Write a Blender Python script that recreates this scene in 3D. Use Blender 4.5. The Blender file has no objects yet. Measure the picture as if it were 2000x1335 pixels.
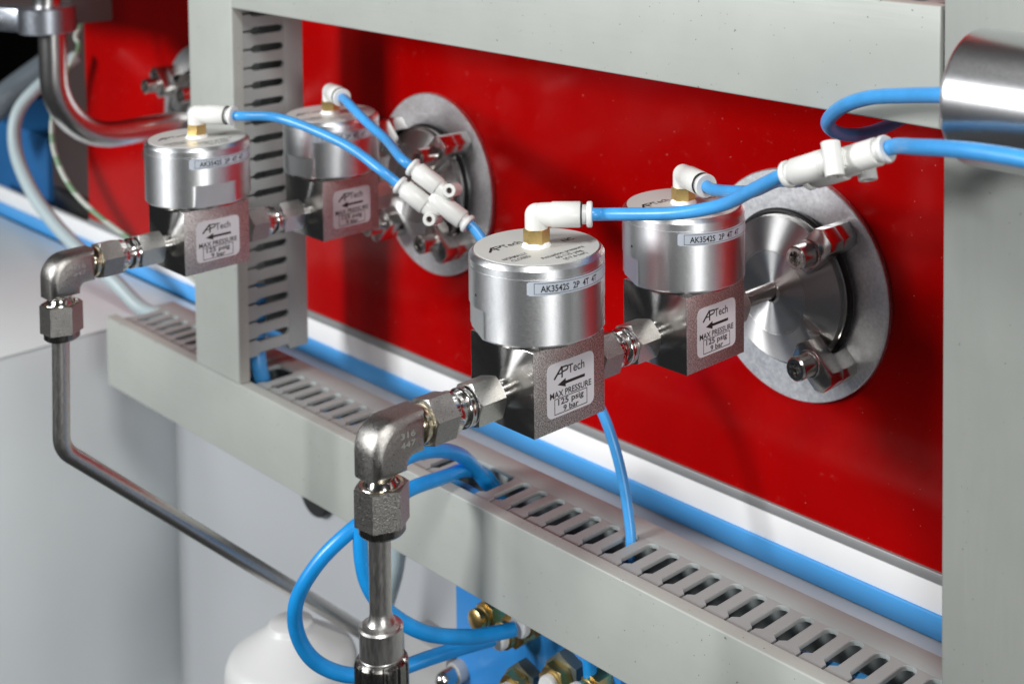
import bpy, bmesh, math, random
from mathutils import Matrix, Vector
random.seed(7)
S = 0.001                      # everything below is written in millimetres
scene = bpy.context.scene
COL = scene.collection

# ------------------------------------------------------------------ camera, world, lamps, exposure
cam = bpy.data.cameras.new("camera")
cam_o = bpy.data.objects.new("camera", cam); COL.objects.link(cam_o); scene.camera = cam_o
R_ = Vector((0.71851925, 0.69547554, -0.00662237)); U_ = Vector((-0.03310945, 0.04371424, 0.99849528)); F_ = Vector((-0.69471854, 0.71721882, -0.05443634))
CAM = Vector((396.845, -505.966, 209.716))
cam_o.matrix_world = Matrix(((R_.x, U_.x, -F_.x, CAM.x*S), (R_.y, U_.y, -F_.y, CAM.y*S), (R_.z, U_.z, -F_.z, CAM.z*S), (0, 0, 0, 1)))
cam.sensor_width = 36; cam.lens = 2852.6*36/2000
cam.shift_x = (1000-1255.65)/2000; cam.shift_y = (-216.17-667.5)/2000
cam.clip_start = 0.01; cam.clip_end = 50
cam.dof.use_dof = True; cam.dof.focus_distance = 0.556; cam.dof.aperture_fstop = 13.5; cam.dof.aperture_blades = 0

w = bpy.data.worlds.new("World"); scene.world = w; w.use_nodes = True
w.node_tree.nodes["Background"].inputs[0].default_value = (0.93, 0.96, 1.0, 1); w.node_tree.nodes["Background"].inputs[1].default_value = 0.025

def lamp(name, pos, target, sx, sy, watts, col=(1, 1, 1)):
    l = bpy.data.lights.new(name, 'AREA'); l.shape = 'RECTANGLE'; l.size = sx; l.size_y = sy; l.energy = watts; l.color = col
    o = bpy.data.objects.new(name, l); COL.objects.link(o)
    o.location = pos; o.rotation_euler = (Vector(target)-Vector(pos)).to_track_quat('-Z', 'Y').to_euler()
lamp("key_lamp", (0.45, -0.58, 0.82), (-0.08, -0.1, 0), .2, .2, 5.6, (1, .985, .96))
lamp("front_softbox", (-0.50, -1.45, 0.50), (-0.15, -0.1, 0.0), .28, .28, 16.5, (.98, .99, 1))
lamp("left_softbox", (-0.82, -1.00, 0.46), (-0.15, -0.1, 0.0), .26, .26, 2.2, (.97, .985, 1))
lamp("side_softbox", (1.75, -0.75, 0.30), (-0.4, -0.15, -.08), .4, .5, 12.5, (1, .995, .985))
scene.view_settings.view_transform = 'Standard'; scene.view_settings.look = 'None'
scene.view_settings.exposure = 0.2; scene.view_settings.gamma = 1
scene.render.engine = 'CYCLES'
scene.cycles.use_denoising = True
try:
    scene.cycles.denoiser = 'OPENIMAGEDENOISE'
    scene.cycles.denoising_input_passes = 'RGB_ALBEDO_NORMAL'
except Exception: pass
scene.cycles.max_bounces = 10; scene.cycles.glossy_bounces = 6; scene.cycles.sample_clamp_indirect = 6

# ------------------------------------------------------------------ materials
class N:
    def __init__(s, name):
        s.m = bpy.data.materials.new(name); s.m.use_nodes = True; s.t = s.m.node_tree; s.b = s.t.nodes["Principled BSDF"]
    def n(s, typ, **k):
        x = s.t.nodes.new(typ)
        for a, v in k.items():
            if a in x.inputs.keys(): x.inputs[a].default_value = v
            else: setattr(x, a, v)
        return x
    def l(s, a, b): s.t.links.new(a, b)
    def set(s, **k):
        for a, v in k.items():
            a = a.replace('_', ' '); s.b.inputs[a].default_value = v
        return s
    def coord(s, scale=(1, 1, 1)):
        c = s.n('ShaderNodeTexCoord'); m = s.n('ShaderNodeMapping'); m.inputs['Scale'].default_value = tuple(1000*v for v in scale)
        s.l(c.outputs['Object'], m.inputs['Vector']); return m.outputs['Vector']
    def noise(s, scale=(1, 1, 1), detail=3, rough=.6):
        x = s.n('ShaderNodeTexNoise'); x.inputs['Scale'].default_value = 1; x.inputs['Detail'].default_value = detail; x.inputs['Roughness'].default_value = rough
        s.l(s.coord(scale), x.inputs['Vector']); return x.outputs['Fac']
    def ramp(s, fac, stops):
        r = s.n('ShaderNodeValToRGB'); e = r.color_ramp.elements
        while len(e) < len(stops): e.new(.5)
        for q, (p, c) in zip(e, stops):
            q.position = p; q.color = (c, c, c, 1) if not isinstance(c, tuple) else (*c, 1)
        s.l(fac, r.inputs['Fac']); return r.outputs['Color']
    def bump(s, h, strength, dist, prev=None):
        b = s.n('ShaderNodeBump'); b.inputs['Strength'].default_value = strength; b.inputs['Distance'].default_value = dist*S
        s.l(h, b.inputs['Height'])
        if prev: s.l(prev, b.inputs['Normal'])
        s.l(b.outputs['Normal'], s.b.inputs['Normal']); return b.outputs['Normal']
    def mix(s, fac, a, b):
        x = s.n('ShaderNodeMix', data_type='RGBA')
        for i, v in ((0, fac), (6, a), (7, b)):
            if hasattr(v, 'links'): s.l(v, x.inputs[i])
            else: x.inputs[i].default_value = v if i == 0 else (*v, 1)
        return x.outputs[2]
    def radial_tangent(s, axis, strength, rad=True):
        """lathe grooves: highlights spread along the radius (faces) or the axis (walls)"""
        s.b.inputs['Anisotropic'].default_value = strength
        if rad:
            c = s.n('ShaderNodeTexCoord'); mu = s.n('ShaderNodeVectorMath', operation='MULTIPLY')
            mu.inputs[1].default_value = tuple(0.0 if i == 'XYZ'.index(axis) else 1.0 for i in range(3))
            s.l(c.outputs['Object'], mu.inputs[0]); src = mu.outputs[0]
        else:
            x = s.n('ShaderNodeCombineXYZ'); x.inputs['XYZ'.index(axis)].default_value = 1; src = x.outputs[0]
        v = s.n('ShaderNodeVectorTransform', vector_type='VECTOR', convert_from='OBJECT', convert_to='WORLD')
        s.l(src, v.inputs[0]); nn = s.n('ShaderNodeVectorMath', operation='NORMALIZE'); s.l(v.outputs[0], nn.inputs[0])
        s.l(nn.outputs[0], s.b.inputs['Tangent'])
    def rings(s, axis, scale):
        """concentric tool marks about an axis, as a noise of the radius"""
        c = s.n('ShaderNodeTexCoord'); mu = s.n('ShaderNodeVectorMath', operation='MULTIPLY')
        mu.inputs[1].default_value = tuple(0.0 if i == 'XYZ'.index(axis) else 1000.0 for i in range(3))
        s.l(c.outputs['Object'], mu.inputs[0]); le = s.n('ShaderNodeVectorMath', operation='LENGTH'); s.l(mu.outputs[0], le.inputs[0])
        x = s.n('ShaderNodeTexNoise', noise_dimensions='1D'); x.inputs['Scale'].default_value = scale; x.inputs['Detail'].default_value = 3
        s.l(le.outputs['Value'], x.inputs['W']); return x.outputs['Fac']

def simple(name, col, rough=.5, metal=0., **k):
    m = N(name); m.set(Base_Color=(*col, 1), Roughness=rough, Metallic=metal, **k); return m

def metal(name, col, rough, nscale, amp, bump=0., bscale=None, spot=0.):
    m = simple(name, col, rough, 1.)
    f = m.noise(nscale, 4, .65)
    m.l(m.ramp(f, ((.3, rough-amp), (.7, rough+amp))), m.b.inputs['Roughness'])
    f2 = m.noise(tuple(v*1.7 for v in nscale), 3, .6)
    m.l(m.mix(m.ramp(f2, ((.32, 0.), (.68, 1.))), tuple(c*(.86-spot) for c in col), tuple(min(1, c*1.08) for c in col)), m.b.inputs['Base Color'])
    if bump: m.bump(m.noise(bscale or nscale, 3, .6), bump, .2)
    return m

M = {}
m = metal('actuator_aluminium', (.88, .895, .91), .38, (.9, .9, 9), .07, .07, (3, 3, 14)); m.radial_tangent('Z', .62, False); M['alu'] = m.m
m = metal('fine_aluminium', (.80, .81, .82), .30, (1, 1, 1), .05, .02, (4, 4, 4)); M['alu_plain'] = m.m
m = metal('clamp_aluminium', (.42, .45, .50), .35, (.5, .5, .5), .05); M['clampalu'] = m.m
m = metal('disc_aluminium', (.86, .875, .89), .50, (.35, .35, .35), .06, .10, (2.2, 2.2, 2.2)); M['disc'] = m.m
m = metal('bar_aluminium', (.78, .79, .80), .33, (9, .7, .7), .05, .03, (14, 3, 3)); m.radial_tangent('X', .6, False); M['bigalu'] = m.m
m = metal('turned_steel', (.60, .59, .575), .21, (2, 2, 2), .008); m.radial_tangent('Y', 1.); m.bump(m.rings('Y', 2.2), .10, .12); M['turned'] = m.m
m = metal('flange_steel', (.78, .775, .76), .38, (2, 2, 2), .015); m.radial_tangent('Y', 1.); m.bump(m.rings('Y', 3.), .04, .08); M['flange'] = m.m
m = metal('stub_steel', (.66, .65, .63), .22, (1.5, 6, 1.5), .05); M['stub'] = m.m
m = metal('brushed_nut_steel', (.70, .69, .66), .33, (2.5, .5, 2.5), .08, .10, (5, .6, 5), .06); M['nut'] = m.m
m = metal('cast_steel', (.52, .505, .48), .34, (1.9, 1.9, 1.9), .10, .9, (2.0, 2.0, 2.0), .30); M['cast'] = m.m
m = metal('bright_ring_steel', (.74, .73, .71), .14, (1, 1, 1), .03); M['ring'] = m.m
m = metal('tube_steel', (.58, .57, .55), .36, (1.2, 1.2, .25), .06, .05, (4, 4, .6)); M['tube'] = m.m
m = metal('polished_tube_steel', (.74, .73, .72), .24, (1, 1, 1), .03); M['bigtube'] = m.m
m = metal('claw_steel', (.66, .645, .62), .22, (.8, .8, .8), .04, .012, (3, 3, 3), .02); M['claw'] = m.m
m = metal('brass', (.84, .60, .24), .33, (1.5, 1.5, 1.5), .06, .05, (4, 4, 4)); M['brass'] = m.m
m = metal('gold_ferrule', (.68, .62, .46), .2, (1, 1, 1), .03); M['gold'] = m.m
m = metal('knurled_steel', (.24, .235, .225), .26, (2, 2, .5), .06, .12, (3, 3, 1)); M['knurl'] = m.m
# blasted steel of the label faces: bright glints painted into the base colour between dark pits
m = simple('blasted_steel', (.5, .48, .46), .42, 1.)
f = m.noise((2.4, 2.4, 2.4), 2, .6)
m.l(m.mix(m.ramp(f, ((.38, 0.), (.62, 1.))), (.22, .21, .205), (.92, .90, .88)), m.b.inputs['Base Color'])
m.l(m.ramp(f, ((.35, .60), (.65, .30))), m.b.inputs['Roughness']); m.bump(f, .6, .35); M['blasted'] = m.m

m = simple('white_plastic', (.72, .725, .70), .38); m.bump(m.noise((1.5, 1.5, 1.5)), .02, .2); m.set(Subsurface_Weight=.08, Subsurface_Radius=(.002, .002, .002)); M['white'] = m.m
M['canister'] = simple('canister_plastic', (.60, .605, .60), .4).m
M['offwhite'] = simple('offwhite_plastic', (.70, .71, .70), .42).m
M['tape'] = simple('thread_tape', (.86, .86, .84), .6).m
def hose_mat(name, col):
    m = simple(name, col, .32); f = m.noise((.05, .05, .05), 3)
    m.l(m.mix(m.ramp(f, ((.35, 0.), (.65, 1.))), tuple(c*.86 for c in col), tuple(min(1, c*1.12) for c in col)), m.b.inputs['Base Color'])
    m.set(Subsurface_Weight=.15, Subsurface_Radius=(.001, .002, .003)); m.bump(m.noise((.6, .6, .6)), .03, .3); return m.m
M['hose'] = hose_mat('blue_hose_plastic', (.06, .33, .72))
M['hose_dark'] = hose_mat('deep_blue_hose_plastic', (.012, .29, .72))
M['pale_hose'] = simple('pale_hose_plastic', (.38, .47, .49), .4).m
def pvc(name, k):
    m = simple(name, (.455*k, .475*k, .445*k), .46)
    f = m.noise((.02, .02, .02), 4, .6); sp = m.noise((.55, .55, .55), 2, .5)
    c1 = m.mix(m.ramp(f, ((.3, 0.), (.7, 1.))), (.375*k, .395*k, .367*k), (.415*k, .435*k, .405*k))
    m.l(m.mix(m.ramp(sp, ((.25, 1.), (.285, 0.))), c1, (.17, .17, .15)), m.b.inputs['Base Color']); m.bump(m.noise((.25, .25, .25)), .05, .3)
    sc = m.noise((.035, 1.1, 1.6), 2, .5); m.l(m.ramp(sc, ((.3, .40), (.5, .50), (.72, .62))), m.b.inputs['Roughness'])
    return m.m
M['pvc'] = pvc('duct_pvc', 1.); M['pvc_dim'] = pvc('dimmed_duct_pvc', .68)  # darker copy: the weaker light on the right post is put into its colour
m = simple('slotted_pvc', (.33, .345, .34), .5); f = m.noise((.03, .03, .03), 3)
m.l(m.mix(f, (.305, .335, .33), (.345, .375, .37)), m.b.inputs['Base Color']); M['pvc_slot'] = m.m
# glossy red lacquer with dust and a few scuffs
m = simple('red_lacquer', (.36, .004, .006), .16); m.set(Specular_IOR_Level=.16)
f = m.noise((.012, .012, .012), 4, .6); d1 = m.noise((.62, .62, .62), 2, .5); d2 = m.noise((.16, .16, .16), 5, .75)
c1 = m.mix(m.ramp(f, ((.3, 0.), (.7, 1.))), (.37, .0005, .0007), (.42, .0009, .0011))
c2 = m.mix(m.ramp(d1, ((.735, 0.), (.77, .7))), c1, (.72, .45, .42))
c3 = m.mix(m.ramp(d2, ((.62, 0.), (.80, .22))), c2, (.62, .30, .28))
m.l(c3, m.b.inputs['Base Color']); m.l(m.ramp(d2, ((.4, .13), (.75, .24))), m.b.inputs['Roughness'])
m.bump(m.noise((.22, .22, .22), 2), .03, .4); M['red'] = m.m
m = simple('zinc_edge', (.42, .43, .43), .45, .5); m.bump(m.noise((1, 1, 1)), .1, .2); M['zinc'] = m.m
M['ledge_white'] = simple('white_lacquer', (.93, .94, .94), .5).m
m = simple('blue_profile', (.09, .42, .90), .3); M['ledge_blue'] = m.m
M['rail'] = simple('pale_rail', (.64, .635, .62), .3).m
m = simple('cabinet_lacquer', (.56, .58, .59), .42); f = m.noise((.02, .02, .02), 3)
m.l(m.mix(f, (.63, .68, .695), (.68, .725, .735)), m.b.inputs['Base Color']); m.bump(m.noise((.5, .5, .5)), .04, .2); M['cabinet'] = m.m
M['wall'] = simple('wall_lacquer', (.49, .51, .53), .45).m
M['cabinet_top'] = simple('cabinet_top_lacquer', (.66, .71, .715), .45).m
M['black'] = simple('black_rubber', (.012, .012, .012), .45).m
M['dark'] = simple('dark_void', (.006, .005, .0045), .9, **{'Specular_IOR_Level': 0.}).m
M['brown'] = simple('brown_slab', (.045, .028, .026), .6).m
M['paper'] = simple('silver_label', (.60, .60, .63), .4, .0).m
M['cap'] = simple('cap_label', (.60, .615, .595), .45, .1).m
M['strip'] = simple('strip_label', (.50, .55, .62), .32, .1).m
M['ink'] = simple('black_ink', (.015, .014, .014), .5).m
M['blueblock'] = simple('anodised_blue', (.03, .26, .68), .34, .1).m
M['bluebox'] = simple('dull_blue_box', (.02, .13, .34), .5).m
M['greyhex'] = simple('grey_green_nut', (.13, .15, .135), .4, .3).m
M['greybracket'] = simple('grey_bracket', (.42, .42, .42), .4, .2).m
m = simple('green_white_wire', (.5, .55, .48), .45)
wv = m.n('ShaderNodeTexWave', wave_type='BANDS', bands_direction='Z'); wv.inputs['Scale'].default_value = .022; wv.inputs['Distortion'].default_value = 1.2; m.l(m.coord(), wv.inputs['Vector'])
m.l(m.mix(m.ramp(wv.outputs['Fac'], ((.55, 0.), (.72, 1.))), (.42, .46, .41), (.16, .27, .16)), m.b.inputs['Base Color']); M['wire'] = m.m
m = simple('clear_hose_plastic', (.22, .26, .29), .25); m.set(Transmission_Weight=.35); M['clear'] = m.m

# ------------------------------------------------------------------ mesh helpers
def fr(o=(0, 0, 0), z=(0, 0, 1), x=None):
    z = Vector(z).normalized(); x = Vector(x) if x else (Vector((1, 0, 0)) if abs(z.x) < .9 else Vector((0, 1, 0)))
    x = (x-z*x.dot(z)).normalized(); y = z.cross(x)
    return Matrix(((x.x, y.x, z.x, o[0]), (x.y, y.y, z.y, o[1]), (x.z, y.z, z.z, o[2]), (0, 0, 0, 1)))
class MB:
    def __init__(s): s.bm = bmesh.new(); s.mi = 0
    def face(s, vs):
        try: f = s.bm.faces.new(vs); f.material_index = s.mi; return f
        except ValueError: return None
    def rings(s, rings, closed=True, cap0=True, cap1=True, loop=False):
        R = [[s.bm.verts.new(p) for p in r] for r in rings]; n = len(R[0])
        for a, b in zip(R, R[1:]+([R[0]] if loop else [])):
            for i in range(n if closed else n-1): s.face((a[i], a[(i+1) % n], b[(i+1) % n], b[i]))
        if cap0 and not loop: s.face(R[0][::-1])
        if cap1 and not loop: s.face(R[-1])
        return R
    def lathe(s, prof, Mx=None, seg=40, cap=True):
        Mx = Mx or Matrix(); out = []
        for r, z in prof:
            out.append([Mx @ Vector((r*math.cos(2*math.pi*i/seg), r*math.sin(2*math.pi*i/seg), z)) for i in range(seg)])
        s.rings(out, cap0=cap, cap1=cap); return s
    def cyl(s, r, z0, z1, Mx=None, ch=.0, seg=40):
        return s.lathe([(r-ch, z0), (r, z0+ch), (r, z1-ch), (r-ch, z1)] if ch else [(r, z0), (r, z1)], Mx, seg)
    def hexn(s, af, z0, z1, Mx=None, c0=True, c1=True, rot=0., k=.55):
        Mx = Mx or Matrix(); h = af/2; rc = h*1.04; rs = []
        def ring(f):
            o = []
            for i in range(48):
                a = 2*math.pi*i/48; hr = h/math.cos((a+math.pi/6) % (math.pi/3)-math.pi/6); r, z = f(hr)
                o.append(Mx @ Vector((r*math.cos(a+rot), r*math.sin(a+rot), z)))
            return o
        if c0: rs.append(ring(lambda q: (min(q, rc), z0)))
        rs.append(ring(lambda q: (q, z0+(max(0, q-rc)*k if c0 else 0)+(1e-4 if c0 else 0))))
        rs.append(ring(lambda q: (q, z1-(max(0, q-rc)*k if c1 else 0)-(1e-4 if c1 else 0))))
        if c1: rs.append(ring(lambda q: (min(q, rc), z1)))
        s.rings(rs); return s
    def prism(s, poly, z0, z1, Mx=None, bev=0., seg=2):
        Mx = Mx or Matrix()
        a = [s.bm.verts.new(Mx @ Vector((x, y, z0))) for x, y in poly]; b = [s.bm.verts.new(Mx @ Vector((x, y, z1))) for x, y in poly]
        fs = [s.face(a[::-1]), s.face(b)]; n = len(poly)
        for i in range(n): fs.append(s.face((a[i], a[(i+1) % n], b[(i+1) % n], b[i])))
        if bev: s.bevel([e for f in fs if f for e in f.edges], bev, seg)
        return s
    def bevel(s, edges, w_, seg=2):
        bmesh.ops.bevel(s.bm, geom=list(set(edges)), offset=w_, segments=seg, profile=.5, affect='EDGES', clamp_overlap=True, material=-1)
    def box(s, x0, x1, y0, y1, z0, z1, bev=0., Mx=None, seg=2):
        return s.prism([(x0, y0), (x1, y0), (x1, y1), (x0, y1)], z0, z1, Mx, bev, seg)
    def tube(s, pts, r, seg=16, sub=6, ends=True):
        P = catmull([Vector(p) for p in pts], sub) if sub > 1 else [Vector(p) for p in pts]
        T = [(P[min(i+1, len(P)-1)]-P[max(i-1, 0)]).normalized() for i in range(len(P))]
        nrm = T[0].orthogonal().normalized(); out = []
        for i, p in enumerate(P):
            nrm = (nrm-T[i]*nrm.dot(T[i])).normalized(); b = T[i].cross(nrm)
            rr = r(i/(len(P)-1)) if callable(r) else r
            out.append([p+rr*(nrm*math.cos(2*math.pi*k/seg)+b*math.sin(2*math.pi*k/seg)) for k in range(seg)])
        s.rings(out, cap0=ends, cap1=ends); return s
    def torus(s, R, r, z, Mx=None, seg=48, ms=10):
        Mx = Mx or Matrix()
        out = [[Mx @ Vector(((R+r*math.cos(2*math.pi*j/ms))*math.cos(2*math.pi*i/seg), (R+r*math.cos(2*math.pi*j/ms))*math.sin(2*math.pi*i/seg), z+r*math.sin(2*math.pi*j/ms))) for j in range(ms)] for i in range(seg)]
        s.rings(out, loop=True); return s
    def flat(s, poly, fn):
        s.face([s.bm.verts.new(fn(x, y)) for x, y in poly]); return s
    def text(s, body, fn, width=None, height=None, x=0., y=0., align='CENTER', shear=0., bold=0.):
        """lettering: the font's outline filled and laid on a surface by fn"""
        c = bpy.data.curves.new('lettering', 'FONT'); c.body = body; c.size = 1; c.shear = shear; c.offset = bold; c.resolution_u = 3; c.fill_mode = 'FRONT'
        o = bpy.data.objects.new('lettering', c); COL.objects.link(o)
        dg = bpy.context.evaluated_depsgraph_get(); me = bpy.data.meshes.new_from_object(o.evaluated_get(dg))
        xs = [v.co.x for v in me.vertices]; ys = [v.co.y for v in me.vertices]
        H = .729; sy = height/H if height else None; sx = (width/(max(xs)-min(xs))) if width else sy
        if sy is None: sy = sx
        x0 = min(xs) if align == 'LEFT' else (min(xs)+max(xs))/2
        vs = [s.bm.verts.new(fn(x+(v.co.x-x0)*sx, y+v.co.y*sy)) for v in me.vertices]
        for p in me.polygons: s.face([vs[i] for i in p.vertices])
        bpy.data.objects.remove(o); bpy.data.curves.remove(c); bpy.data.meshes.remove(me); return s
    def mesh(s, name, mats, smooth=38, normals=True):
        if normals: bmesh.ops.recalc_face_normals(s.bm, faces=s.bm.faces)
        for v in s.bm.verts: v.co *= S
        me = bpy.data.meshes.new(name); s.bm.to_mesh(me); s.bm.free()
        for q in (mats if isinstance(mats, (list, tuple)) else [mats]): me.materials.append(M[q])
        if smooth:
            me.shade_smooth(); me.set_sharp_from_angle(angle=math.radians(smooth))
        return me
    def build(s, name, mats, parent=None, loc=None, smooth=38, normals=True):
        return link(name, s.mesh(name, mats, smooth, normals), parent, loc)
def link(name, me, parent=None, loc=None, rz=0.):
    o = bpy.data.objects.new(name, me); COL.objects.link(o)
    if parent: o.parent = parent
    if loc: o.location = Vector(loc)*S
    o.rotation_euler.z = rz
    return o
def catmull(P, sub):
    out = []; n = len(P)
    for i in range(n-1):
        a, b, c, d = P[max(i-1, 0)], P[i], P[i+1], P[min(i+2, n-1)]
        for k in range(sub):
            t = k/sub
            out.append(.5*((2*b)+(c-a)*t+(2*a-5*b+4*c-d)*t*t+(3*b-a-3*c+d)*t**3))
    out.append(P[-1]); return out
def rrect(cx, cy, w_, h, r, n=5):
    o = []
    for sx, sy, a0 in ((1, 1, 0), (-1, 1, 90), (-1, -1, 180), (1, -1, 270)):
        for k in range(n+1):
            a = math.radians(a0+90*k/n); o.append((cx+sx*(w_/2-r)+r*math.cos(a), cy+sy*(h/2-r)+r*math.sin(a)))
    return o
def tag(o, label=None, cat=None, group=None, kind=None):
    for k, v in (('label', label), ('category', cat), ('group', group), ('kind', kind)):
        if v: o[k] = v
    return o
def thing(name, loc, label, cat, group=None):
    o = bpy.data.objects.new(name, None); COL.objects.link(o); o.location = Vector(loc)*S; o.empty_display_size = .01
    return tag(o, label, cat, group)
def kids(o): return [c for c in bpy.data.objects if c.parent == o]
def dup(o, parent=None, loc=None):
    c = o.copy(); COL.objects.link(c)
    if parent: c.parent = parent
    if loc: c.location = Vector(loc)*S
    for k in kids(o): dup(k, c)
    return c

# ------------------------------------------------------------------ the setting: panel, ledge, cabinet, wall, backdrop
tag(MB().box(-697, 420, 0, 3, -105.5, 320).build('machine_panel', 'red'), 'large glossy red lacquered panel behind the four valves', 'panel')
tag(MB().box(-697, 420, -1.2, 2.4, -110.4, -105.7, .4).build('edge_strip', 'zinc'), 'narrow dull zinc strip along the lower edge of the red panel', 'edge strip')
tag(MB().box(-900, 420, -1.0, 3, -123.2, -110.7, .3).build('white_strip', 'ledge_white'), 'bright white strip just below the red panel and its zinc edge', 'strip')
tag(MB().box(-900, 420, -2.2, 3, -133.6, -123.4, .3).build('blue_profile', 'ledge_blue'), 'blue profile running between the white strip and the grey trunking', 'profile')
b = MB(); prof = [(-21+1.2*(1-math.cos(q)), -135.4+1.2*math.sin(q)) for q in [math.pi/2*k/5 for k in range(6)]]+[(3, -134.2), (3, -150), (-21, -150)]
b.rings([[Vector((x, y, z)) for y, z in prof] for x in (-529, 420)])
tag(b.build('pale_rail', 'rail'), 'pale rail behind the slotted top of the lower trunking', 'rail')
tag(MB().box(-529, 420, -20, -14, -640, -150.2).build('machine_wall', 'wall'), kind='structure')
t = thing('side_cabinet', (-529, -4, -640), 'pale grey side cabinet standing left of the slotted trunking', 'cabinet')
MB().box(-430, 0, -190, 0, 0, 505.0, 1.5).build('cabinet_body', 'cabinet', t)
MB().box(-430, 0.6, -190.6, 0, 505.2, 506.2, .4).build('cabinet_top', 'cabinet_top', t)
tag(MB().box(-5000, 1500, 500, 505, -2500, 2500).build('backdrop', 'dark'), kind='structure')
tag(MB().cyl(15, 0, 5, fr((-351, -20, -203), (0, -1, 0)), .8).build('rubber_grommet', 'black'), 'black round rubber grommet on the grey wall under the trunking', 'grommet')

# ------------------------------------------------------------------ slotted trunking
def finger_mesh(pitch, slot):
    h, g, tp = pitch/2, (pitch-slot)/2, pitch/2-.6
    half = [(h, -12.4)]+[(h-(h-g)*math.sin(a), -12.6-(h-g)*(1-math.cos(a))*1.05) for a in [math.pi/2*k/5 for k in range(1, 6)]]+[(g, -31), (tp, -33), (tp, -38.2)]
    poly = half+[(-x, y) for x, y in half[::-1]]; n = len(poly); c = .32
    def sh(i):
        x, y = poly[i]
        if i in (0, n-1): return (x, y)
        return (x-math.copysign(c, x), y+(c if y < -37 else 0))
    m_ = MB(); r0 = [Vector((x, y, -2)) for x, y in poly]; r1 = [Vector((x, y, -c)) for x, y in poly]; r2 = [Vector((*sh(i), 0)) for i in range(n)]
    m_.rings([r0, r1, r2]); return m_.mesh('finger', 'pvc_slot', 30)
def trunking(name, label, Mx, L0, L1, hgt, slots, pitch, sw, cover_mat='pvc', walls=True, cov=(0, 0)):
    """local: x along, y 0 (back) to -45 (cover), z 0 = slotted side, -hgt = other side"""
    t = thing(name, (0, 0, 0), label, 'trunking', 'grey slotted cable trunking'); t.matrix_world = Matrix.Translation(Mx.translation*S) @ Mx.to_3x3().to_4x4()
    if walls:
        MB().box(L0, L1, -2, 0, -hgt+.6, -2.1).build('back_plate', 'pvc_slot', t)
        MB().box(L0, L1, -12.3, 0, -2, 0, .3).build('side_wall', 'pvc_slot', t)
        MB().box(L0, L1, -38.2, 0, -hgt+.5, -hgt+2.4).build('side_wall', 'pvc_slot', t)
    b = MB(); a, z = -45.2, 1.3; zb = -hgt-.8
    sec = [(a, zb), (a, z), (-38.6, z), (-38.6, z-1.4), (a+2, z-1.4), (a+2, zb+1.4), (-38.6, zb+1.4), (-38.6, zb)]
    b.rings([[Vector((x, y, q)) for y, q in sec] for x in (L0+cov[0], L1+cov[1])])
    b.bm.edges.ensure_lookup_table()
    es = [e for e in b.bm.edges if abs(e.verts[0].co.y-a) < .01 and abs(e.verts[1].co.y-a) < .01]
    b.bevel(es, .9, 3); b.build('cover', cover_mat, t, smooth=50)
    if slots:
        fm = finger_mesh(pitch, sw)
        for x in slots: link('finger', fm, t, (x, 0, 0))
    return t
YB = -50.5
# lower run: fingers sit halfway between slots; three were snapped off where the hoses dive in
sl = [-14.8+11.85*(k+.5) for k in range(-39, 13)]
trunking('cable_trunking', 'long lower grey trunking with slotted top running under the valves', fr((0, YB, -106.2)), -471, 220, 41, [x for x in sl if not -146 < x < -127 and not -326 < x < -311 and x > -469], 11.85, 6.2)
# left post: slots face right
MP = Matrix(((0, 0, 1, -313.6), (0, 1, 0, YB), (-1, 0, 0, 0), (0, 0, 0, 1)))
pl = [-(89.3-10.13*(k+.5)) for k in range(-5, 18)]
t = trunking('cable_trunking', 'upright grey trunking at left with slots down its right side', MP, -190, 94, 44.8, [x for x in pl if x < 91], 10.13, 4.0, cov=(0, 10.6))
# top run (its slotted side looks up)
trunking('cable_trunking', 'upper grey trunking running across above the red panel', fr((0, YB, 143.2)), -312.4, 135.2, 38.9, [-14.8+11.85*(k+.5) for k in range(4, 12)], 11.85, 5.2)
# right post, only its cover shows
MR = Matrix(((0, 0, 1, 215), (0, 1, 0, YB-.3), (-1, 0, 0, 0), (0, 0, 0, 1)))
trunking('cable_trunking', 'wide upright grey trunking at right behind the silver cylinder', MR, -260, 260, 77.6, [], 10, 4, cover_mat='pvc_dim')
for i, (y, z) in enumerate(((-70, -124), (-77, -113.5))):
    tag(MB().tube([(-460+70*k, y+3*math.sin(k*1.7+i), z+2.5*math.sin(k*2.3+i)) for k in range(10)], 2.4, 10, 6).build('air_hose', 'hose'), ('blue hose lying deepest inside the lower trunking', 'blue hose lying just under the slots inside the lower trunking')[i], 'hose')

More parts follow.
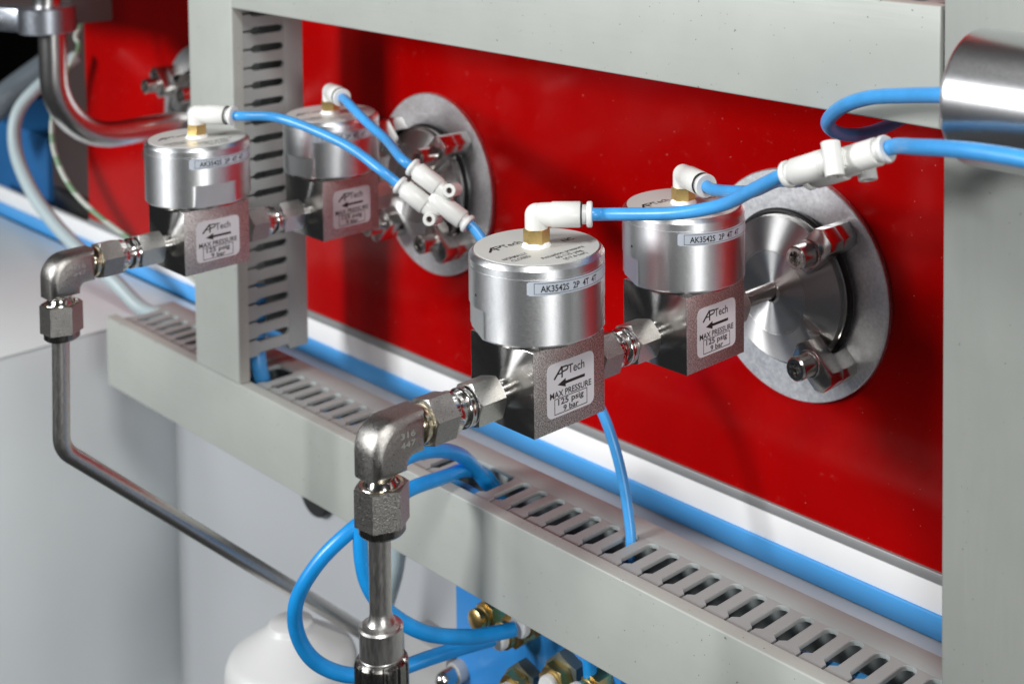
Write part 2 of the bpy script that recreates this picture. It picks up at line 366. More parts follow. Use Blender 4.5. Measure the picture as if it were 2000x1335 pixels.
# ------------------------------------------------------------------ pneumatic valves
LX = -257.6
YN = Matrix(((1, 0, 0, 0), (0, 0, 1, 0), (0, -1, 0, 0), (0, 0, 0, 1)))    # local z -> world +y, local y -> world -z
def alongY(y0=0., x=0., z=0.): return Matrix.Translation((x, y0, z)) @ YN
s2 = 17.45; ZB, ZT = -12.3, 18.8
def cyl_fn(r, z0): return lambda x, y: Vector((r*math.cos(x/r), r*math.sin(x/r), z0+y))
def make_valve():
    t = thing('pneumatic_valve', (0, -153.7, 0), 'x', 'valve', 'pneumatic valves')
    b = MB(); b.box(-s2, s2, -s2, s2, ZB, ZT, .35, seg=2)
    for f in b.bm.faces:
        n_ = f.normal if f.normal.length else f.calc_center_median()
        f.normal_update(); f.material_index = 1 if abs(f.normal.y) < .8 else 0
    b.build('body', ['turned', 'blasted'], t)
    # turned cylinder with a chamfered lid, a seam and two spanner flats
    b = MB(); sg = 144; rs = []
    prof = [(24.2, 20.6), (25, 21.4), (25, 31.5), (25, 31.55), (25, 44.9), (24.75, 45.05), (24.75, 45.35), (25, 45.5), (25, 47.9), (24.8, 48.3), (23.7, 49.5), (23.2, 49.7)]
    for j, (r, z) in enumerate(prof):
        o = []
        for i in range(sg):
            a = 2*math.pi*i/sg; rr = r
            if j <= 2:
                for c in (0, math.pi):
                    d = (a-c+math.pi) % (2*math.pi)-math.pi
                    if abs(d) < math.radians(24.5): rr = min(r, 22.85/math.cos(d))
            o.append(Vector((rr*math.cos(a), rr*math.sin(a), z)))
        rs.append(o)
    b.rings(rs); b.build('actuator', 'alu', t, smooth=25)
    MB().cyl(21.5, 18.9, 20.5).build('neck', 'stub', t)
    c = MB().cyl(23.05, 49.72, 49.95, seg=72).build('cap_label', 'cap', t)
    # cap lettering: reads along +y, its top towards -x
    fn = lambda x, y: Vector((-y, x, 50.0))
    b = MB()
    logo(b, lambda x, y: fn(x-17.0+0, y+6.4), 3.6)
    b.text('NORMALLY', fn, 11.2, 2.2, -14.2, -5.3, bold=.014); b.text('CLOSED', fn, 8.6, 2.2, -14.2, -8.6, bold=.014)
    b.text('NC', fn, 5.0, 3.0, 12.9, -4.2, bold=.02)
    b.text('Actuation pressure', fn, 20.5, 2.3, .8, -14.0, bold=.012); b.text('60-110 psig', fn, 12.3, 2.2, 1.0, -17.2, bold=.012); b.text('(4-7.6 bar)', fn, 11.0, 2.1, 1.2, -20.3, bold=.012)
    b.build('lettering', 'ink', c, smooth=0, normals=False)
    # strip label round the cylinder
    f0 = cyl_fn(25.07, 42.0); b = MB(); n = 40; rr = rrect(0, 0, 41, 5.4, 1.0, 3)
    r0 = math.radians(-3)*25
    vs = []
    xs = [-20.5+41*k/n for k in range(n+1)]
    top = [b.bm.verts.new(f0(r0+x, 2.5-(.5 if k in (0, n) else 0))) for k, x in enumerate(xs)]; bot = [b.bm.verts.new(f0(r0+x, -2.5+(.5 if k in (0, n) else 0))) for k, x in enumerate(xs)]
    for k in range(n): b.face((bot[k], bot[k+1], top[k+1], top[k]))
    st = b.build('strip_label', 'strip', t, normals=False)
    f1 = cyl_fn(25.11, 42.0); b = MB(); g = lambda x, y: f1(r0+x, y)
    b.text('AK3542S  2P  4T  4T', g, 24.2, 2.35, -3.6, -1.2, bold=.02)
    for k in range(24):
        xa_, xb_ = -18+33*k/24, -18+33*(k+1)/24
        for y0 in (-1.95, 1.8): b.flat([(xa_, y0), (xb_, y0), (xb_, y0+.17), (xa_, y0+.17)], g)
    for x0 in (-18, 14.83): b.flat([(x0, -1.95), (x0+.17, -1.95), (x0+.17, 1.97), (x0, 1.97)], g)
    b.build('lettering', 'ink', st, smooth=0, normals=False)
    # body label on the +x face
    fb = lambda d: (lambda x, y: Vector((s2+d, x, 2.6+y)))
    b = MB(); b.prism([(p[0], p[1]) for p in rrect(0.2, 0, 23.2, 19.8, 2.6)], 0, .09, Matrix(((0, 0, 1, s2+.01), (1, 0, 0, 0), (0, 1, 0, 2.6), (0, 0, 0, 1))))
    bl = b.build('body_label', 'paper', t, smooth=0)
    b = MB(); g = fb(.125)
    logo(b, lambda x, y: g(x-7.6, y+4.6), 3.3)
    b.flat([(-6.3, 1.7), (-2.3, 3.3), (-2.3, 2.25), (7.2, 2.25), (7.2, 1.15), (-2.3, 1.15), (-2.3, .1)], g)
    b.text('MAX PRESSURE', g, 20.4, 2.3, .2, -2.75, bold=.022)
    b.text('125 psig', g, 12.6, 2.2, .2, -5.75, bold=.024); b.text('9 bar', g, 7.6, 2.1, .2, -8.45, bold=.024)
    for q in ((-7.9, -9.0, 8.3, -8.7), (-7.9, -3.45, 8.3, -3.15), (-7.9, -9.0, -7.6, -3.15), (8.0, -9.0, 8.3, -3.15)):
        b.flat([(q[0], q[1]), (q[2], q[1]), (q[2], q[3]), (q[0], q[3])], g)
    b.build('lettering', 'ink', bl, smooth=0, normals=False)
    # weld stubs front and back
    for y0, y1 in ((-s2-4.6, -s2), (s2, s2+4.6)):
        MB().lathe([(4.9, 0), (4.9, y1-y0)], alongY(y0)).build('stub', 'stub', t)
    return t
def logo(b, fn, h):
    """slanted A and P joined, then Tech; x from 0, cap height h"""
    def st(pts, w_):
        for (x0, y0), (x1, y1) in zip(pts, pts[1:]):
            d = Vector((x1-x0, y1-y0)); n_ = Vector((-d.y, d.x)).normalized()*w_/2; e = d.normalized()*w_*.25
            q = [(x0+n_.x-e.x, y0+n_.y-e.y), (x0-n_.x-e.x, y0-n_.y-e.y), (x1-n_.x+e.x, y1-n_.y+e.y), (x1+n_.x+e.x, y1+n_.y+e.y)]
            b.flat([(u*h, v*h) for u, v in q], fn)
    st([(-.05, -.12), (1.02, .97)], .25); st([(.45, .30), (1.0, .30)], .14)
    st([(1.08, -.16), (1.08, .98)], .22)
    arc = [(1.3, .92)]+[(1.72+.22*math.cos(a), .70+.22*math.sin(a)) for a in [math.radians(90-22.5*k) for k in range(9)]]+[(1.2, .42)]
    st(arc, .18); st([(1.0, .93), (1.76, .93)], .17)
    b.text('Tech', lambda x, y: fn(x*1.0, y), 2.45*h, h, 3.2*h, 0, bold=.012)
V = {}
vs_ = dict(f=(0, -153.7), r=(0, -73.8), lf=(LX, -147.5), lr=(LX, -69.8))
vlab = dict(f='nearest steel valve in front with clear black lettering and silver cylinder', r='right hand rear valve with silver cylinder beside the right flange', lf='leftmost silver valve with a flat cut low on its cylinder front', lr='rear left valve in front of the left flange, partly behind a blue hose')
V['f'] = make_valve()
for k in ('r', 'lf', 'lr'): V[k] = dup(V['f'])
arot = dict(f=-115, r=-118, lf=-9, lr=-80); lrot = dict(f=0, r=-3, lf=12, lr=-6)
# push-in elbow on each cap
def make_elbow(ang):
    pass
for k, ang in (('f', 44), ('r', -21), ('lf', 30), ('lr', -17)):
    t = V[k]; t.location = Vector((*vs_[k], 0))*S; t['label'] = vlab[k]
    for c in kids(t):
        if c.name.startswith('actuator'): c.rotation_euler.z = math.radians(arot[k])
        if c.name.startswith('strip_label'): c.rotation_euler.z = math.radians(lrot[k])
    a = math.radians(ang); d = Vector((math.cos(a), math.sin(a), 0))
    b = MB(); b.lathe([(4.1, 55), (4.25, 56.2), (4.25, 61.5)]+[(4.25*math.cos(q), 61.5+4.25*math.sin(q)) for q in [math.radians(15*j) for j in range(1, 6)]]+[(.3, 65.75)])
    b.lathe([(4.0, -1.0), (4.35, 1.5), (4.45, 5.4), (4.75, 5.9), (4.75, 15.9), (4.45, 16.3), (3.7, 16.3)], fr((0, 0, 61.5), d))
    e = b.build('elbow_fitting', 'white', t)
    MB().lathe([(3.6, 15.8), (3.6, 18.4), (4.5, 18.6), (4.75, 19.1), (4.75, 20.2), (4.4, 20.6), (2.6, 20.6)], fr((0, 0, 61.5), d)).build('collar', 'offwhite', e)
    MB().torus(4.25, .35, 16.6, fr((0, 0, 61.5), d), 32, 6).build('seal_ring', 'black', e)
    b = MB(); b.hexn(8.5, 51.4, 56.6, Matrix.Rotation(a+.5, 4, 'Z'), k=.4); b.cyl(4.2, 56.6, 58.4, None, .3); b.build('hex_nut', 'brass', e)
    rr = random.Random(len(k)*3+ang); b = MB(); rs = []
    for j, (r, z) in enumerate(((5.4, 49.96), (5.3, 50.4), (4.9, 51.0), (4.6, 51.6))):
        rs.append([Vector(((r+rr.uniform(-.25, .25))*math.cos(q), (r+rr.uniform(-.25, .25))*math.sin(q), z+(rr.uniform(-.2, .2) if j else 0))) for q in [2*math.pi*i/28 for i in range(28)]])
    b.rings(rs); b.build('thread_tape', 'tape', e)
for k in ('f', 'r'):       # tiny vent hole
    MB().cyl(.55, 24.72, 25.03, fr((0, 0, 36.2), (math.cos(math.radians(-103)), math.sin(math.radians(-103)), 0)), seg=14).build('vent_hole', 'black', V[k])

# ------------------------------------------------------------------ tube couplings, elbows, tubes
def coupling(label, x, y, z=0):
    """y is the end that touches the valve stub; runs 35 mm towards the viewer"""
    t = thing('tube_coupling', (x, y, z), label, 'coupling', 'hex tube couplings')
    b = MB(); b.hexn(14.8, -11.6, 0, alongY(0), rot=.28); b.build('hex_nut', 'nut', t)
    b = MB(); b.lathe([(7.1, -15.4), (7.35, -15.0), (7.35, -13.9), (7.0, -13.4), (7.0, -12.6), (7.3, -12.2), (7.3, -11.5)], alongY(0)); b.build('collar', 'ring', t)
    b = MB(); b.lathe([(6.1, -19.6), (6.1, -15.2)], alongY(0)); b.build('thread', 'stub', t)
    return t
def union_nut(t, y, af=15.6, seal=True):
    b = MB(); b.hexn(af, y-9.6, y, alongY(0), c1=False, rot=.30); n_ = b.build('union_nut', 'cast', t)
    b = MB(); b.lathe([(7.5, y-.4), (7.5, y+2.4), (7.2, y+3.2), (5.9, y+3.2)], alongY(0)); b.build('nut_collar', 'ring', n_)
    # stamped marks round the collar
    b = MB(); q = lambda u, v: Vector((7.54*math.cos(u/7.5), y+1.1+v, -7.54*math.sin(-u/7.5)))
    b.text('TYLOK-316', lambda u, v: Vector((7.54*math.cos(u/7.5+.15), y+.3+v, 7.54*math.sin(-u/7.5-.15))), 11, 1.7, 0, 0, bold=.01)
    b.build('stamping', 'nut', n_, smooth=0)
    return n_
def inset(P, d):
    P = [Vector(p) for p in P]; n = len(P); o = []
    for i in range(n):
        a, b, c = P[i-1], P[i], P[(i+1) % n]; e0 = (b-a).normalized(); e1 = (c-b).normalized()
        n0 = Vector((-e0.y, e0.x)); n1 = Vector((-e1.y, e1.x)); m_ = (n0+n1); m_ /= max(.3, 1+n0.dot(n1))
        o.append(b+m_*d)
    return o
def elbow(label, x, y):
    """forged elbow: level arm towards +y, upright arm down"""
    t = thing('pipe_elbow', (x, y, 0), label, 'pipe elbow', 'forged pipe elbows')
    w_ = 7.5; ro, ri = 10.5, 2.6
    L = [(14.4, -7.2), (14.4, 7.5)]+[(ro-w_-ro*math.sin(q), 7.5-ro+ro*math.cos(q)) for q in [math.radians(90*k/7) for k in range(8)]]
    L += [(-w_, -11.8), (7.2, -11.8)]+[(7.2+ri-ri*math.cos(q), -7.2-ri+ri*math.sin(q)) for q in [math.radians(90*k/4) for k in range(5)]]
    b = MB(); b.rings([[Vector((sx*x, u, v)) for u, v in inset(L, d)] for sx, x, d in ((-1, 7.6, 3.4), (-1, 7.2, 2.1), (-1, 5.4, .5), (-1, 4.2, 0), (1, 4.2, 0), (1, 5.4, .5), (1, 7.2, 2.1), (1, 7.6, 3.4))])
    eb = b.build('elbow_body', 'cast', t, smooth=50)
    b = MB(); g = lambda u, v: Vector((w_+.14, u+5.6, v+.6))
    b.text('316', g, 6.2, 2.2, 0, .3, bold=.02); b.text('447', g, 6.2, 2.2, 0, -3.0, bold=.02)
    b.build('stamping', 'ring', eb, smooth=0)
    # union on the level arm: gold ferrule, nut, collar
    b = MB(); b.lathe([(5.3, 13.5), (5.3, 17.0)], alongY(0)); b.build('thread', 'stub', t)
    b = MB(); b.lathe([(4.8, 14.8), (6.7, 15.0), (6.9, 16.4), (6.6, 17.6)], alongY(0)); b.build('ferrule', 'gold', t)
    union_nut(t, 27.2)
    # union under the upright arm
    Z = fr((0, 0, 0), (0, 0, 1))
    b = MB(); b.lathe([(5.2, -11), (4.6, -13.5), (6.4, -16.6), (6.4, -18)], Z); b.build('spigot', 'ring', t)
    b = MB(); b.hexn(16.2, -28.6, -15.4, Z, c0=False, rot=.62)
    nb = b.build('union_nut', 'cast', t)
    b = MB(); b.lathe([(6.3, -15.2), (7.35, -15.05), (7.5, -15.3)], Z, cap=False); b.build('ferrule', 'gold', nb)
    b = MB(); b.lathe([(4.2, -32.0), (7.2, -32.0), (7.9, -31.2), (7.9, -28.5)], Z); b.build('nut_collar', 'knurl', nb)
    return t
YE, YEL = -224.2, -217.8
elbow('nearest forged steel elbow turning down to the splined adapter', 0, YE)
elbow('left forged steel elbow turning down to the long bent tube', LX, YEL)
coupling('hex coupling between the nearest elbow and the nearest valve', 0, -153.7-s2-4.4)
coupling('hex coupling between the left elbow and the leftmost valve', LX, -147.5-s2-4.4)
for x, yv, lb in ((0, -73.8, 'hex coupling joining the two right hand valves'), (LX, -69.8, 'hex coupling joining the two left hand valves')):
    t = coupling(lb, x, yv-s2-4.4)
    union_nut(t, -21.4 if x == 0 else -21.0)
# rear outlets into the flanges
for x, yv, lb in ((0, -73.8, 'small hex nut between right rear valve and right flange'), (LX, -69.8, 'small hex nut between left rear valve and left flange')):
    t = thing('outlet_nut', (x, yv+s2, 0), lb, 'hex nut', 'outlet nuts')
    MB().hexn(14.4, 4.2, 16, alongY(0), rot=.35).build('nut_body', 'nut', t)
    MB().lathe([(3.5, 15), (3.5, 39)], alongY(0)).build('outlet_tube', 'stub', t)
    MB().lathe([(4.0, 15.9), (4.3, 16.4), (4.3, 18.8), (3.9, 19.2)], alongY(0)).build('collar', 'ring', t)
# upright tube with splined adapter
t = thing('tube_adapter', (0, YE-1.2, -120), 'upright steel tube stepping into a splined adapter at bottom front', 'tube')
Z = Matrix()
MB().lathe([(3.75, 60), (3.75, 92)], Z).build('tube', 'tube', t)
MB().lathe([(3.7, 61.5), (3.85, 60.2), (4.25, 58.8), (5.0, 57.6), (6.0, 56.9), (6.9, 56.6), (7.5, 56.0), (7.5, 55.2), (7.35, 55.0), (7.35, 46.5), (7.5, 46.2), (7.5, 45.3)], Z).build('step_collar', 'tube', t, smooth=22)
b = MB(); rs = []
for z, k in ((-30, 1), (43.6, 1), (44.6, .97), (45.4, .90), (45.4, .82)):
    rs.append([Vector(((9.1*k-(.8 if (i % 8 in (0, 1)) else 0))*math.cos(2*math.pi*i/96), (9.1*k-(.8 if (i % 8 in (0, 1)) else 0))*math.sin(2*math.pi*i/96), z)) for i in range(96)])
b.rings(rs); b.build('splined_sleeve', 'knurl', t, smooth=20)
# left bent tube
pts = [(LX, YEL-.6, -29), (LX, YEL-1.2, -60), (LX, YEL-1.6, -78)]
for k in range(1, 9): a = math.radians(45*k/8); pts.append((LX, YEL-1.6+14*(1-math.cos(a)), -78-14*math.sin(a)))
e = Vector(pts[-1]); pts += [e+Vector((0, .7, -.665))*d for d in (60, 130, 215, 260)]
tag(MB().tube(pts, 3.9, 20, 1).build('steel_tube', 'tube'), 'long thin steel tube bending diagonally down in front of the cabinet', 'tube')

# ------------------------------------------------------------------ vacuum flanges with claw clamps
def flange(label, dlabel, x):
    d = MB().lathe([(36, 0), (51.3, 0), (51.5, -.3), (51.5, -2.7), (51.0, -3.2), (33, -3.2)][::1], alongY(0), 96).build('backing_disc', 'disc', None, (x, 0, -1.2))
    tag(d, dlabel, 'disc', 'round backing discs')
    t = thing('vacuum_flange', (x, 0, -1.2), label, 'flange', 'turned steel flanges')
    A = alongY(0)
    MB().lathe([(32.2, -8.6), (32.2, -10.6), (31.6, -10.9), (30.8, -11.1), (18.6, -16.6), (18.3, -16.1)], A, 96, cap=False).build("cone", "flange", t, smooth=15)
    MB().lathe([(18.3, -16.1), (17.9, -16.6), (4.5, -17.1), (3.6, -18.4)], A, 96, cap=False).build("hub_face", "flange", t, smooth=15)
    MB().lathe([(30, -8.6), (33.6, -8.6), (33.6, -7.2), (30, -7.2)], A, 96, cap=False).build('centring_ring', 'ring', t)
    MB().torus(33.4, 1.5, -5.7, A, 72, 10).build('seal_ring', 'black', t)
    MB().lathe([(33.0, -4.9), (33.0, -3.3)], A, 72, cap=False).build('flange_foot', 'alu_plain', t)
    return t
def make_claw():
    t = thing('claw_clamp', (0, 0, 0), 'x', 'clamp', 'claw clamps holding the flanges')
    # local: x outward along the radius, y tangential, z away from the disc
    b = MB(); b.prism([(24.3, 0), (26.6, 6.1), (43.6, 6.1), (46.6, 3.4), (46.6, -3.4), (43.6, -6.1), (26.6, -6.1)], 13.2, 22, None, .35)
    b.prism([(35.6, 6.0), (43.5, 6.0), (46.5, 3.3), (46.5, -3.3), (43.5, -6.0), (35.6, -6.0)], 3.3, 13.4, None, .3)
    c = b.build('claw', 'claw', t)
    q = fr((34.0, 0, 0))
    MB().lathe([(2.6, 21.9), (5.8, 21.9), (5.9, 22.2), (5.9, 22.9), (5.7, 23.2), (2.6, 23.2)], q, 32).build('washer', 'ring', t)
    b = MB(); b.lathe([(5.1, 23.2), (5.1, 31.2), (4.5, 31.9), (3.05, 31.9), (2.95, 29.2)], q, 36, cap=False)
    b.lathe([(2.95, 29.2), (.1, 28.9)], q, 6, cap=False); bo = b.build('bolt', 'claw', t)
    # six star points of the socket
    b = MB()
    for k in range(6): b.box(1.95, 3.1, -.46, .46, 29.0, 31.7, .1, q @ Matrix.Rotation(k*math.pi/3+.3, 4, 'Z'))
    b.build('socket_star', 'claw', bo)
    return t
claw0 = make_claw(); first = True
fl = {0.: ('right turned steel flange with fan shaped reflections', 'right round aluminium disc behind the flange with open claws'),
      LX: ('left turned steel flange half hidden behind the white connector', 'left round aluminium disc behind the white connector'),
      2*LX: ('far left steel flange half hidden behind the upright trunking', 'far left aluminium disc half hidden behind the upright trunking')}
for x, (l1, l2) in fl.items():
    flange(l1, l2, x)
    side = {0.: 'right', LX: 'left', 2*LX: 'far left'}[x]
    for q, nm in ((44, 'upper outer'), (-44, 'lower outer'), (136, 'upper inner'), (-136, 'lower inner')):
        if x == 0 and abs(q) > 90: continue
        if x == 2*LX and q == -44: continue
        c = claw0 if first else dup(claw0); first = False
        c.location = Vector((x, 0, -1.2))*S; a = math.radians(q)
        c.matrix_world = Matrix.Translation(c.location) @ fr((0, 0, 0), (0, -1, 0), (math.cos(a), 0, math.sin(a)))
        c['label'] = f'steel claw clamp at the {nm} corner of the {side} flange' if q != 44 or x != 0 else 'steel claw clamp above right on the right flange, bolt in shiny hex bar'

# ------------------------------------------------------------------ hoses and connectors
def hose(name, label, pts, r, mat='hose', seg=20, sub=8, cat='hose'):
    return tag(MB().tube(pts, r, seg, sub).build(name, mat), label, cat)
def fit(k, ang, s): a = math.radians(ang); return (vs_[k][0]+s*math.cos(a), vs_[k][1]+s*math.sin(a), 61.5)
def y_union(label, o, ex, ez):
    ex = Vector(ex).normalized(); ez = Vector(ez); ez = (ez-ex*ez.dot(ex)).normalized()
    Mx = fr(o, ez, ex); t = thing('y_connector', (0, 0, 0), label, 'connector', 'white y connectors')
    b = MB()
    for y in (-5.1, 5.1):
        A = Mx @ fr((0, y, 0), (1, 0, 0))
        b.lathe([(3.6, -18.2), (4.3, -18.2), (4.5, -17.9), (4.5, -5.8), (4.3, -5.4), (3.9, -5.1), (3.9, 1.2), (3.2, 2.2)], A, 32)
    b.lathe([(3.8, -4), (4.5, -1.5), (4.5, 12.3), (4.3, 12.6), (3.6, 12.6)], Mx @ fr((0, 0, 0), (1, 0, 0)), 32)
    b.box(-6, 3, -5, 5, -2.6, 2.6, .5, Mx)
    body = b.build('connector_body', 'white', t)
    for y in (-8.0, 8.0):
        b = MB(); b.lathe([(1.45, 4.0), (1.45, 5.2), (2.9, 5.2), (3.1, 5.0), (3.1, -5.6), (2.9, -5.8), (1.45, -5.8), (1.45, 4.0)], Mx @ fr((0.6, y, 0)), 28, cap=False)
        bs = b.build('boss', 'white', t); MB().cyl(1.44, -5.5, 3.8, Mx @ fr((0.6, y, 0)), seg=20).build('boss_hole', 'brown', bs)
    for y, a, dr in ((-5.1, -18.2, -1), (5.1, -18.2, -1), (0, 12.6, 1)):
        A = Mx @ fr((a, y, 0), (dr, 0, 0))
        MB().lathe([(3.5, -.5), (3.5, 1.8), (4.2, 2.0), (4.45, 2.4), (4.45, 3.4), (4.1, 3.9), (2.6, 3.9)], A, 32).build('collar', 'offwhite', t)
    ends = [Mx @ Vector((-20, y, 0)) for y in (-5.1, 5.1)]+[Mx @ Vector((14, 0, 0))]
    return t, ends, ex
def upt(k): return R_*k[0]+U_*k[1]+F_*k[2]
_, E2, X2 = y_union('white Y connector on the left joining two blue hoses before the disc', (-136.0, -91.5, 28.0), upt((.80, -.55, -.22)), upt((-.28, .22, -.93)))
_, E1, X1 = y_union('white Y connector on the right near the silver cylinder', (124.7, -132.5, 98.2), upt((.66, .35, -.66)), upt((-.10, .90, .40)))
RH = 2.35
hose('air_hose', 'blue hose from nearest valve rising to the right white connector', [fit('f', 44, 17), fit('f', 44, 21), fit('f', 44, 27), (45.8, -127.7, 65.4), (66.6, -127.0, 72.0), (84.6, -132.5, 81.2)]+[E1[0]-X1*6, E1[0], E1[0]+X1*3], RH)
hose('air_hose', 'short blue hose from right rear valve dipping to the right white connector', [fit('r', -21, 17), fit('r', -21, 21), fit('r', -21, 26), (35.5, -87.2, 63.6), (54.0, -94.6, 68.4), (76, -108, 78.6)]+[E1[1]-X1*7, E1[1], E1[1]+X1*3], RH)
hose('air_hose', 'blue hose leaving the right connector and passing before the silver cylinder', [E1[2]-X1*3, E1[2], E1[2]+X1*5, (146.2, -134.3, 106.6), (156.2, -142.0, 109.2), (169.3, -146.6, 111.6), (183.0, -149.9, 113.3), (196.8, -151.8, 114.0), (208.3, -153.2, 114.0)], RH+.15)
hose('air_hose', 'blue hose looping from end of silver cylinder under the upper trunking', [(164, -128, 123.6), (152, -124.5, 121.6), (138, -119.5, 118.9), (119.4, -113.6, 114.8), (104.0, -107.8, 108.6), (90.6, -97.6, 99.9), (83.6, -82, 92.6), (80.5, -62, 88.4), (80.5, -42, 89.4), (84, -22, 96), (88, -8, 110)], RH+.15)
hose('air_hose', 'blue hose arching from leftmost valve to the left white connector', [fit('lf', 30, 17), fit('lf', 30, 21), fit('lf', 30, 26), (-226, -123, 60.4), (-208.1, -116.4, 57.0), (-183.5, -109.8, 50.4)]+[E2[0]-X2*14, E2[0]-X2*5, E2[0], E2[0]+X2*3], RH)
hose('air_hose', 'blue hose descending from left rear valve to the left white connector', [fit('lr', -17, 17), fit('lr', -17, 21), fit('lr', -17, 25), (-222.7, -80.9, 60.0), (-204.9, -83.4, 54.3), (-183.5, -87.4, 49.4)]+[E2[1]-X2*8, E2[1], E2[1]+X2*3], RH)
hose('air_hose', 'blue hose passing behind nearest valve and down into the slotted trunking', [E2[2]-X2*3, E2[2], E2[2]+X2*6, (-110.5, -81.5, 6.0), (-97.6, -76.4, -8.4), (-78.8, -71.5, -29.9), (-62.6, -68.2, -46.2), (-54.9, -67.0, -55.9), (-49.1, -66.5, -67.1), (-44.4, -65.9, -80.9), (-40.1, -66.6, -95.6), (-37.2, -68.0, -106.2), (-36, -70, -118)], RH)
hose('air_hose', 'thick blue hose hooking out of the trunking down to the brass fitting', [(-131, -60.8, -124), (-131.9, -68.3, -112.9), (-129.9, -78.8, -100), (-124.7, -91.2, -88.0), (-119.1, -107.3, -78.6), (-116.2, -125.1, -74.0), (-116.0, -140.5, -77.3), (-117.8, -148.8, -88.7), (-119.0, -151.2, -105.2), (-118.7, -148.1, -124.4), (-115.6, -139.3, -139.4), (-110.3, -124.0, -152.9), (-104.9, -105.4, -160.5), (-101.9, -91.6, -163.5), (-99.0, -82, -164.4)], 3.3, 'hose_dark')
hose('air_hose', 'thick blue hose making a wide loop in front of the diagonal tube', [(-137, -58, -122), (-136.5, -68, -108.5), (-131, -84, -99.2), (-122.8, -102.5, -93.7), (-118.9, -124.8, -90.5), (-118.7, -141.6, -93.8), (-123.0, -154.7, -100.7), (-130.4, -165.5, -112.9), (-136.2, -172.3, -128.2), (-139.1, -170.8, -144.7), (-138.2, -162.8, -160.4), (-133.3, -149.0, -170.7), (-126.8, -131.8, -173.9), (-120.8, -113.5, -173.1), (-117.1, -98.7, -173.3), (-114.1, -82, -174.9)], 3.3, 'hose_dark')
hose('pale_hose', 'pale grey hose sagging in front of the dull blue box at far left', [(-679.1, -14.8, 25.5), (-688.2, -38.7, 6.1), (-690.0, -55.9, -12.9), (-680.5, -62.5, -37.4), (-651.6, -64.2, -62.5), (-617.9, -61.0, -83.0), (-582.2, -55.6, -98.9), (-553.3, -49.5, -112.1), (-530.7, -42.7, -126.5), (-505, -38, -128.6), (-470, -36, -128.8)], 4.8, 'pale_hose')
hose('earth_wire', 'thin green and white wire hanging beside the big bent tube', [(-579.2, -54.2, 68.0), (-578.4, -61.0, 56.9), (-570.3, -62.6, 50.7), (-565.3, -70.3, 41.9), (-566.0, -79.3, 25.6), (-563.5, -85.0, 9.4), (-558.0, -88.1, -10.1), (-548.8, -87.4, -26.0), (-532.1, -86.1, -38.7), (-512.4, -81.8, -49.5), (-496.5, -74.1, -59.8), (-479.5, -65.5, -70.0), (-455, -50, -84), (-430, -40, -100)], 1.7, 'wire', cat='wire')
hose('clear_hose', 'cloudy clear hose crossing the dark gap at far left', [(-840, -46.4, -49.2), (-816.4, -26.4, -33.2), (-808.8, -3.9, -16.3), (-798.0, 22.0, 3.0), (-795.8, 48.8, 17.9), (-790, 80, 35)], 13, 'clear')
hose('air_hose', 'short blue hose showing at the open foot of the left trunking', [(-334, -70, -60), (-327, -75, -80), (-321, -79, -95), (-319, -78, -107), (-318, -74, -124)], 4.6, 'hose')
hose('air_hose', 'straight blue hose beside the blue manifold at bottom right', [(-64, -70, -150), (-62.6, -69, -175), (-62, -68, -205)], 3.1, 'hose_dark')

# ------------------------------------------------------------------ silver cylinder at the right, fittings under the trunking
t = thing('actuator_cylinder', (161, -117.5, 121.5), 'large silver brushed cylinder lying in front of the right trunking', 'cylinder')
AX = fr((0, 0, 0), (1, 0, 0))
b = MB(); b.lathe([(18.4, 0)]+[(18.4+2.6*math.sin(a), 2.6*(1-math.cos(a))) for a in [math.radians(15*k) for k in range(1, 7)]]+[(21, 90), (20.4, 90.5)], AX, 96); b.build('barrel', 'bigalu', t)
MB().cyl(3.4, -.5, 2, fr((0, -10, 2.2), (1, 0, 0)), seg=24).build('port', 'offwhite', t)

t = thing('air_manifold', (0, -50, 0), 'blue anodised manifold block under the trunking with brass fittings', 'manifold')
MB().box(-167, -50, -12, 0, -300, -152, .6).build('block', 'blueblock', t)
def brassfit(parent, x, z, hexaf, ring=True, mat='brass', hx='brass', ln=9., front=0.):
    A = fr((x, -12, z), (0, -1, 0))
    f = MB().hexn(hexaf, 0, ln, A, rot=.2).build('fitting_nut', hx, parent)
    if front: MB().hexn(front, ln+.05, ln+6.2, A, rot=.45).build('fitting_hex', mat, f)
    else:
        b = MB(); b.lathe([(hexaf*.42, ln), (hexaf*.42, ln+2), (hexaf*.34, ln+2.4), (hexaf*.34, ln+3.4), (hexaf*.42, ln+3.8), (hexaf*.42, ln+6), (hexaf*.3, ln+7)], A, 32); b.build('fitting_neck', mat, f)
    if ring: MB().lathe([(3.2, ln+6), (5.4, ln+6.4), (5.6, ln+8.8), (5.0, ln+9.8), (3.2, ln+9.8)], A, 32).build('collar', 'white', f)
brassfit(t, -98.2, -163.6, 15.2)
brassfit(t, -133.5, -176.0, 12.5, False)
brassfit(t, -113.4, -175.6, 15.2)
brassfit(t, -111.5, -203.5, 20, True, 'brass', 'greyhex', 6., 15.5)
brassfit(t, -82.5, -187.5, 21, True, 'brass', 'greyhex', 6., 16.)
brassfit(t, -60.5, -180.5, 11, True)
t = thing('ball_stud', (-163, -62, -219), 'small dark bolt with a bright round head at bottom centre', 'bolt')
MB().lathe([(5.5, 0), (5.5, 5)], fr((0, 0, 0), (0, -1, 0)), 24).build('base', 'greybracket', t)
MB().lathe([(4.2, 5), (4.2, 11), (3.6, 13.5), (2.2, 15), (.2, 15.6)], fr((0, 0, 0), (0, -1, 0)), 24).build('head', 'claw', t)
tag(MB().box(-206, -170.5, -66, -50, -330, -214, 1.2).build('bracket', 'greybracket'), 'grey bracket plate left of the blue manifold', 'bracket')
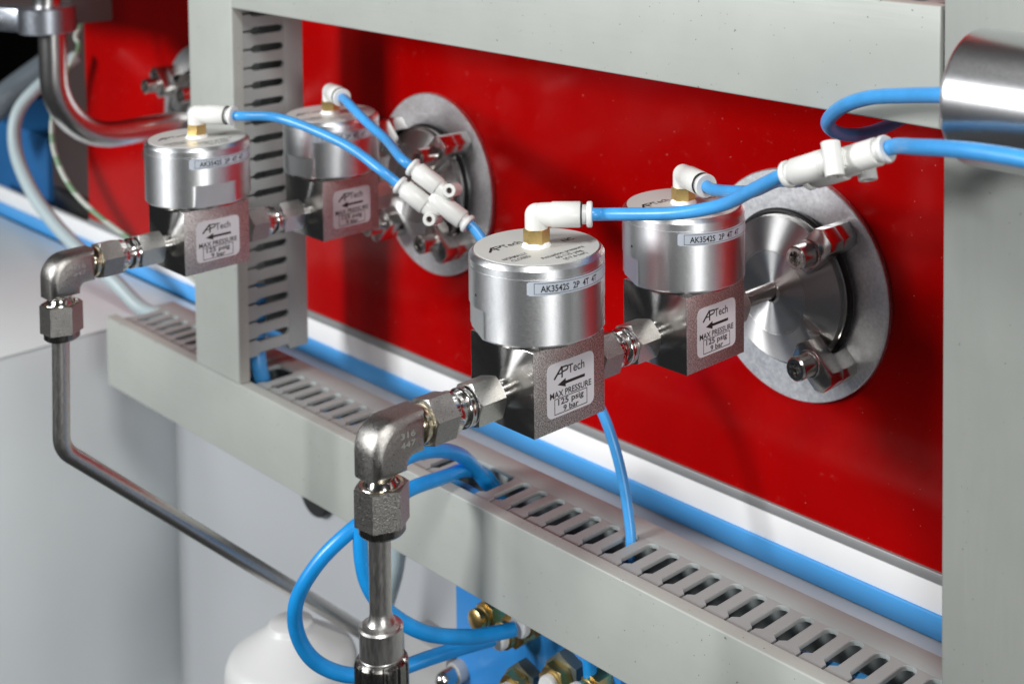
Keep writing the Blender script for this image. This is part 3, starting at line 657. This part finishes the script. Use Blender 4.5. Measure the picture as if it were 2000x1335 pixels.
t = thing('plastic_canister', (-271, -92, -330), 'white plastic canister with a sloping shoulder at bottom left', 'canister')
MB().lathe([(35, 0), (35, 80), (34.6, 84), (33.4, 87.2), (31.4, 89.6), (29, 91), (28.6, 91.2), (13, 102.5), (12, 103.2), (11.8, 105.4), (11, 106), (.2, 106)], None, 64).build('shell', 'canister', t, smooth=50)
MB().box(-4.5, 4.5, 34.5, 35.6, 64, 78, .8, Matrix.Rotation(math.radians(-184), 4, 'Z')).build('slot_window', 'brown', t)
tag(MB().tube([(-212, -60, -150), (-214, -64, -185), (-222, -68, -215), (-232, -72, -260), (-236, -74, -310)], 4.2, 14, 6).build('grey_cable', 'pale_hose'), 'pale grey cable hanging behind the blue hose loop', 'cable')

# ------------------------------------------------------------------ far left: big bent tube, clamp, boxes
X3 = 2*LX
t = thing('bent_pipe', (X3, 0, 0), 'large polished steel pipe bending up from the far left flange', 'pipe')
pts = [(0, -14, -1.2), (0, -40, -1.2), (0, -62, -1.2)]+[(0, -62-43*math.sin(a), -1.2+43*(1-math.cos(a))) for a in [math.radians(9*k) for k in range(1, 11)]]+[(0, -105, 60), (0, -105, 74)]
MB().tube(pts, 8.5, 32, 1).build('pipe', 'bigtube', t)
t = thing('pipe_clamp', (X3, -108, 71.5), 'round aluminium clamp ring round the top of the big bent pipe', 'clamp ring')
MB().lathe([(16.8, 0), (17.6, .8), (17.6, 15.4), (16.6, 16.4), (9, 16.4)], None, 64).build('ring', 'clampalu', t)
MB().box(-42, -11, -13, 5, .6, 15.6, 1.6, Matrix.Rotation(math.radians(20), 4, 'Z')).build('lug', 'clampalu', t)
b = MB(); b.cyl(3.2, -48, -22, fr((0, -16, 8), (1, .35, 0)), .6); b.build('clamp_screw', 'ring', t)
MB().lathe([(8.5, 16.5), (8.5, 60)], None, 32).build('upper_pipe', 'bigtube', t)
tag(MB().box(-700, -531, -86, -57, 71.8, 200, .8).build('dark_slab', 'brown'), 'dark brown slab behind the clamp ring at top left', 'slab')
tag(MB().box(-1000, -829, 25, 260, -300, -66, 2).build('blue_box', 'bluebox'), 'dull blue box in the dark gap at far left', 'box')
tag(MB().box(-789, -700, 12, 40, -98, 300, 1).build('frame_post', 'brown'), 'dark brown post left of the red panel', 'post')
tag(MB().box(-789, -700, 12, 34, -300, -99, 1).build('grey_post', 'knurl'), 'short grey block below the dark post at far left', 'post')
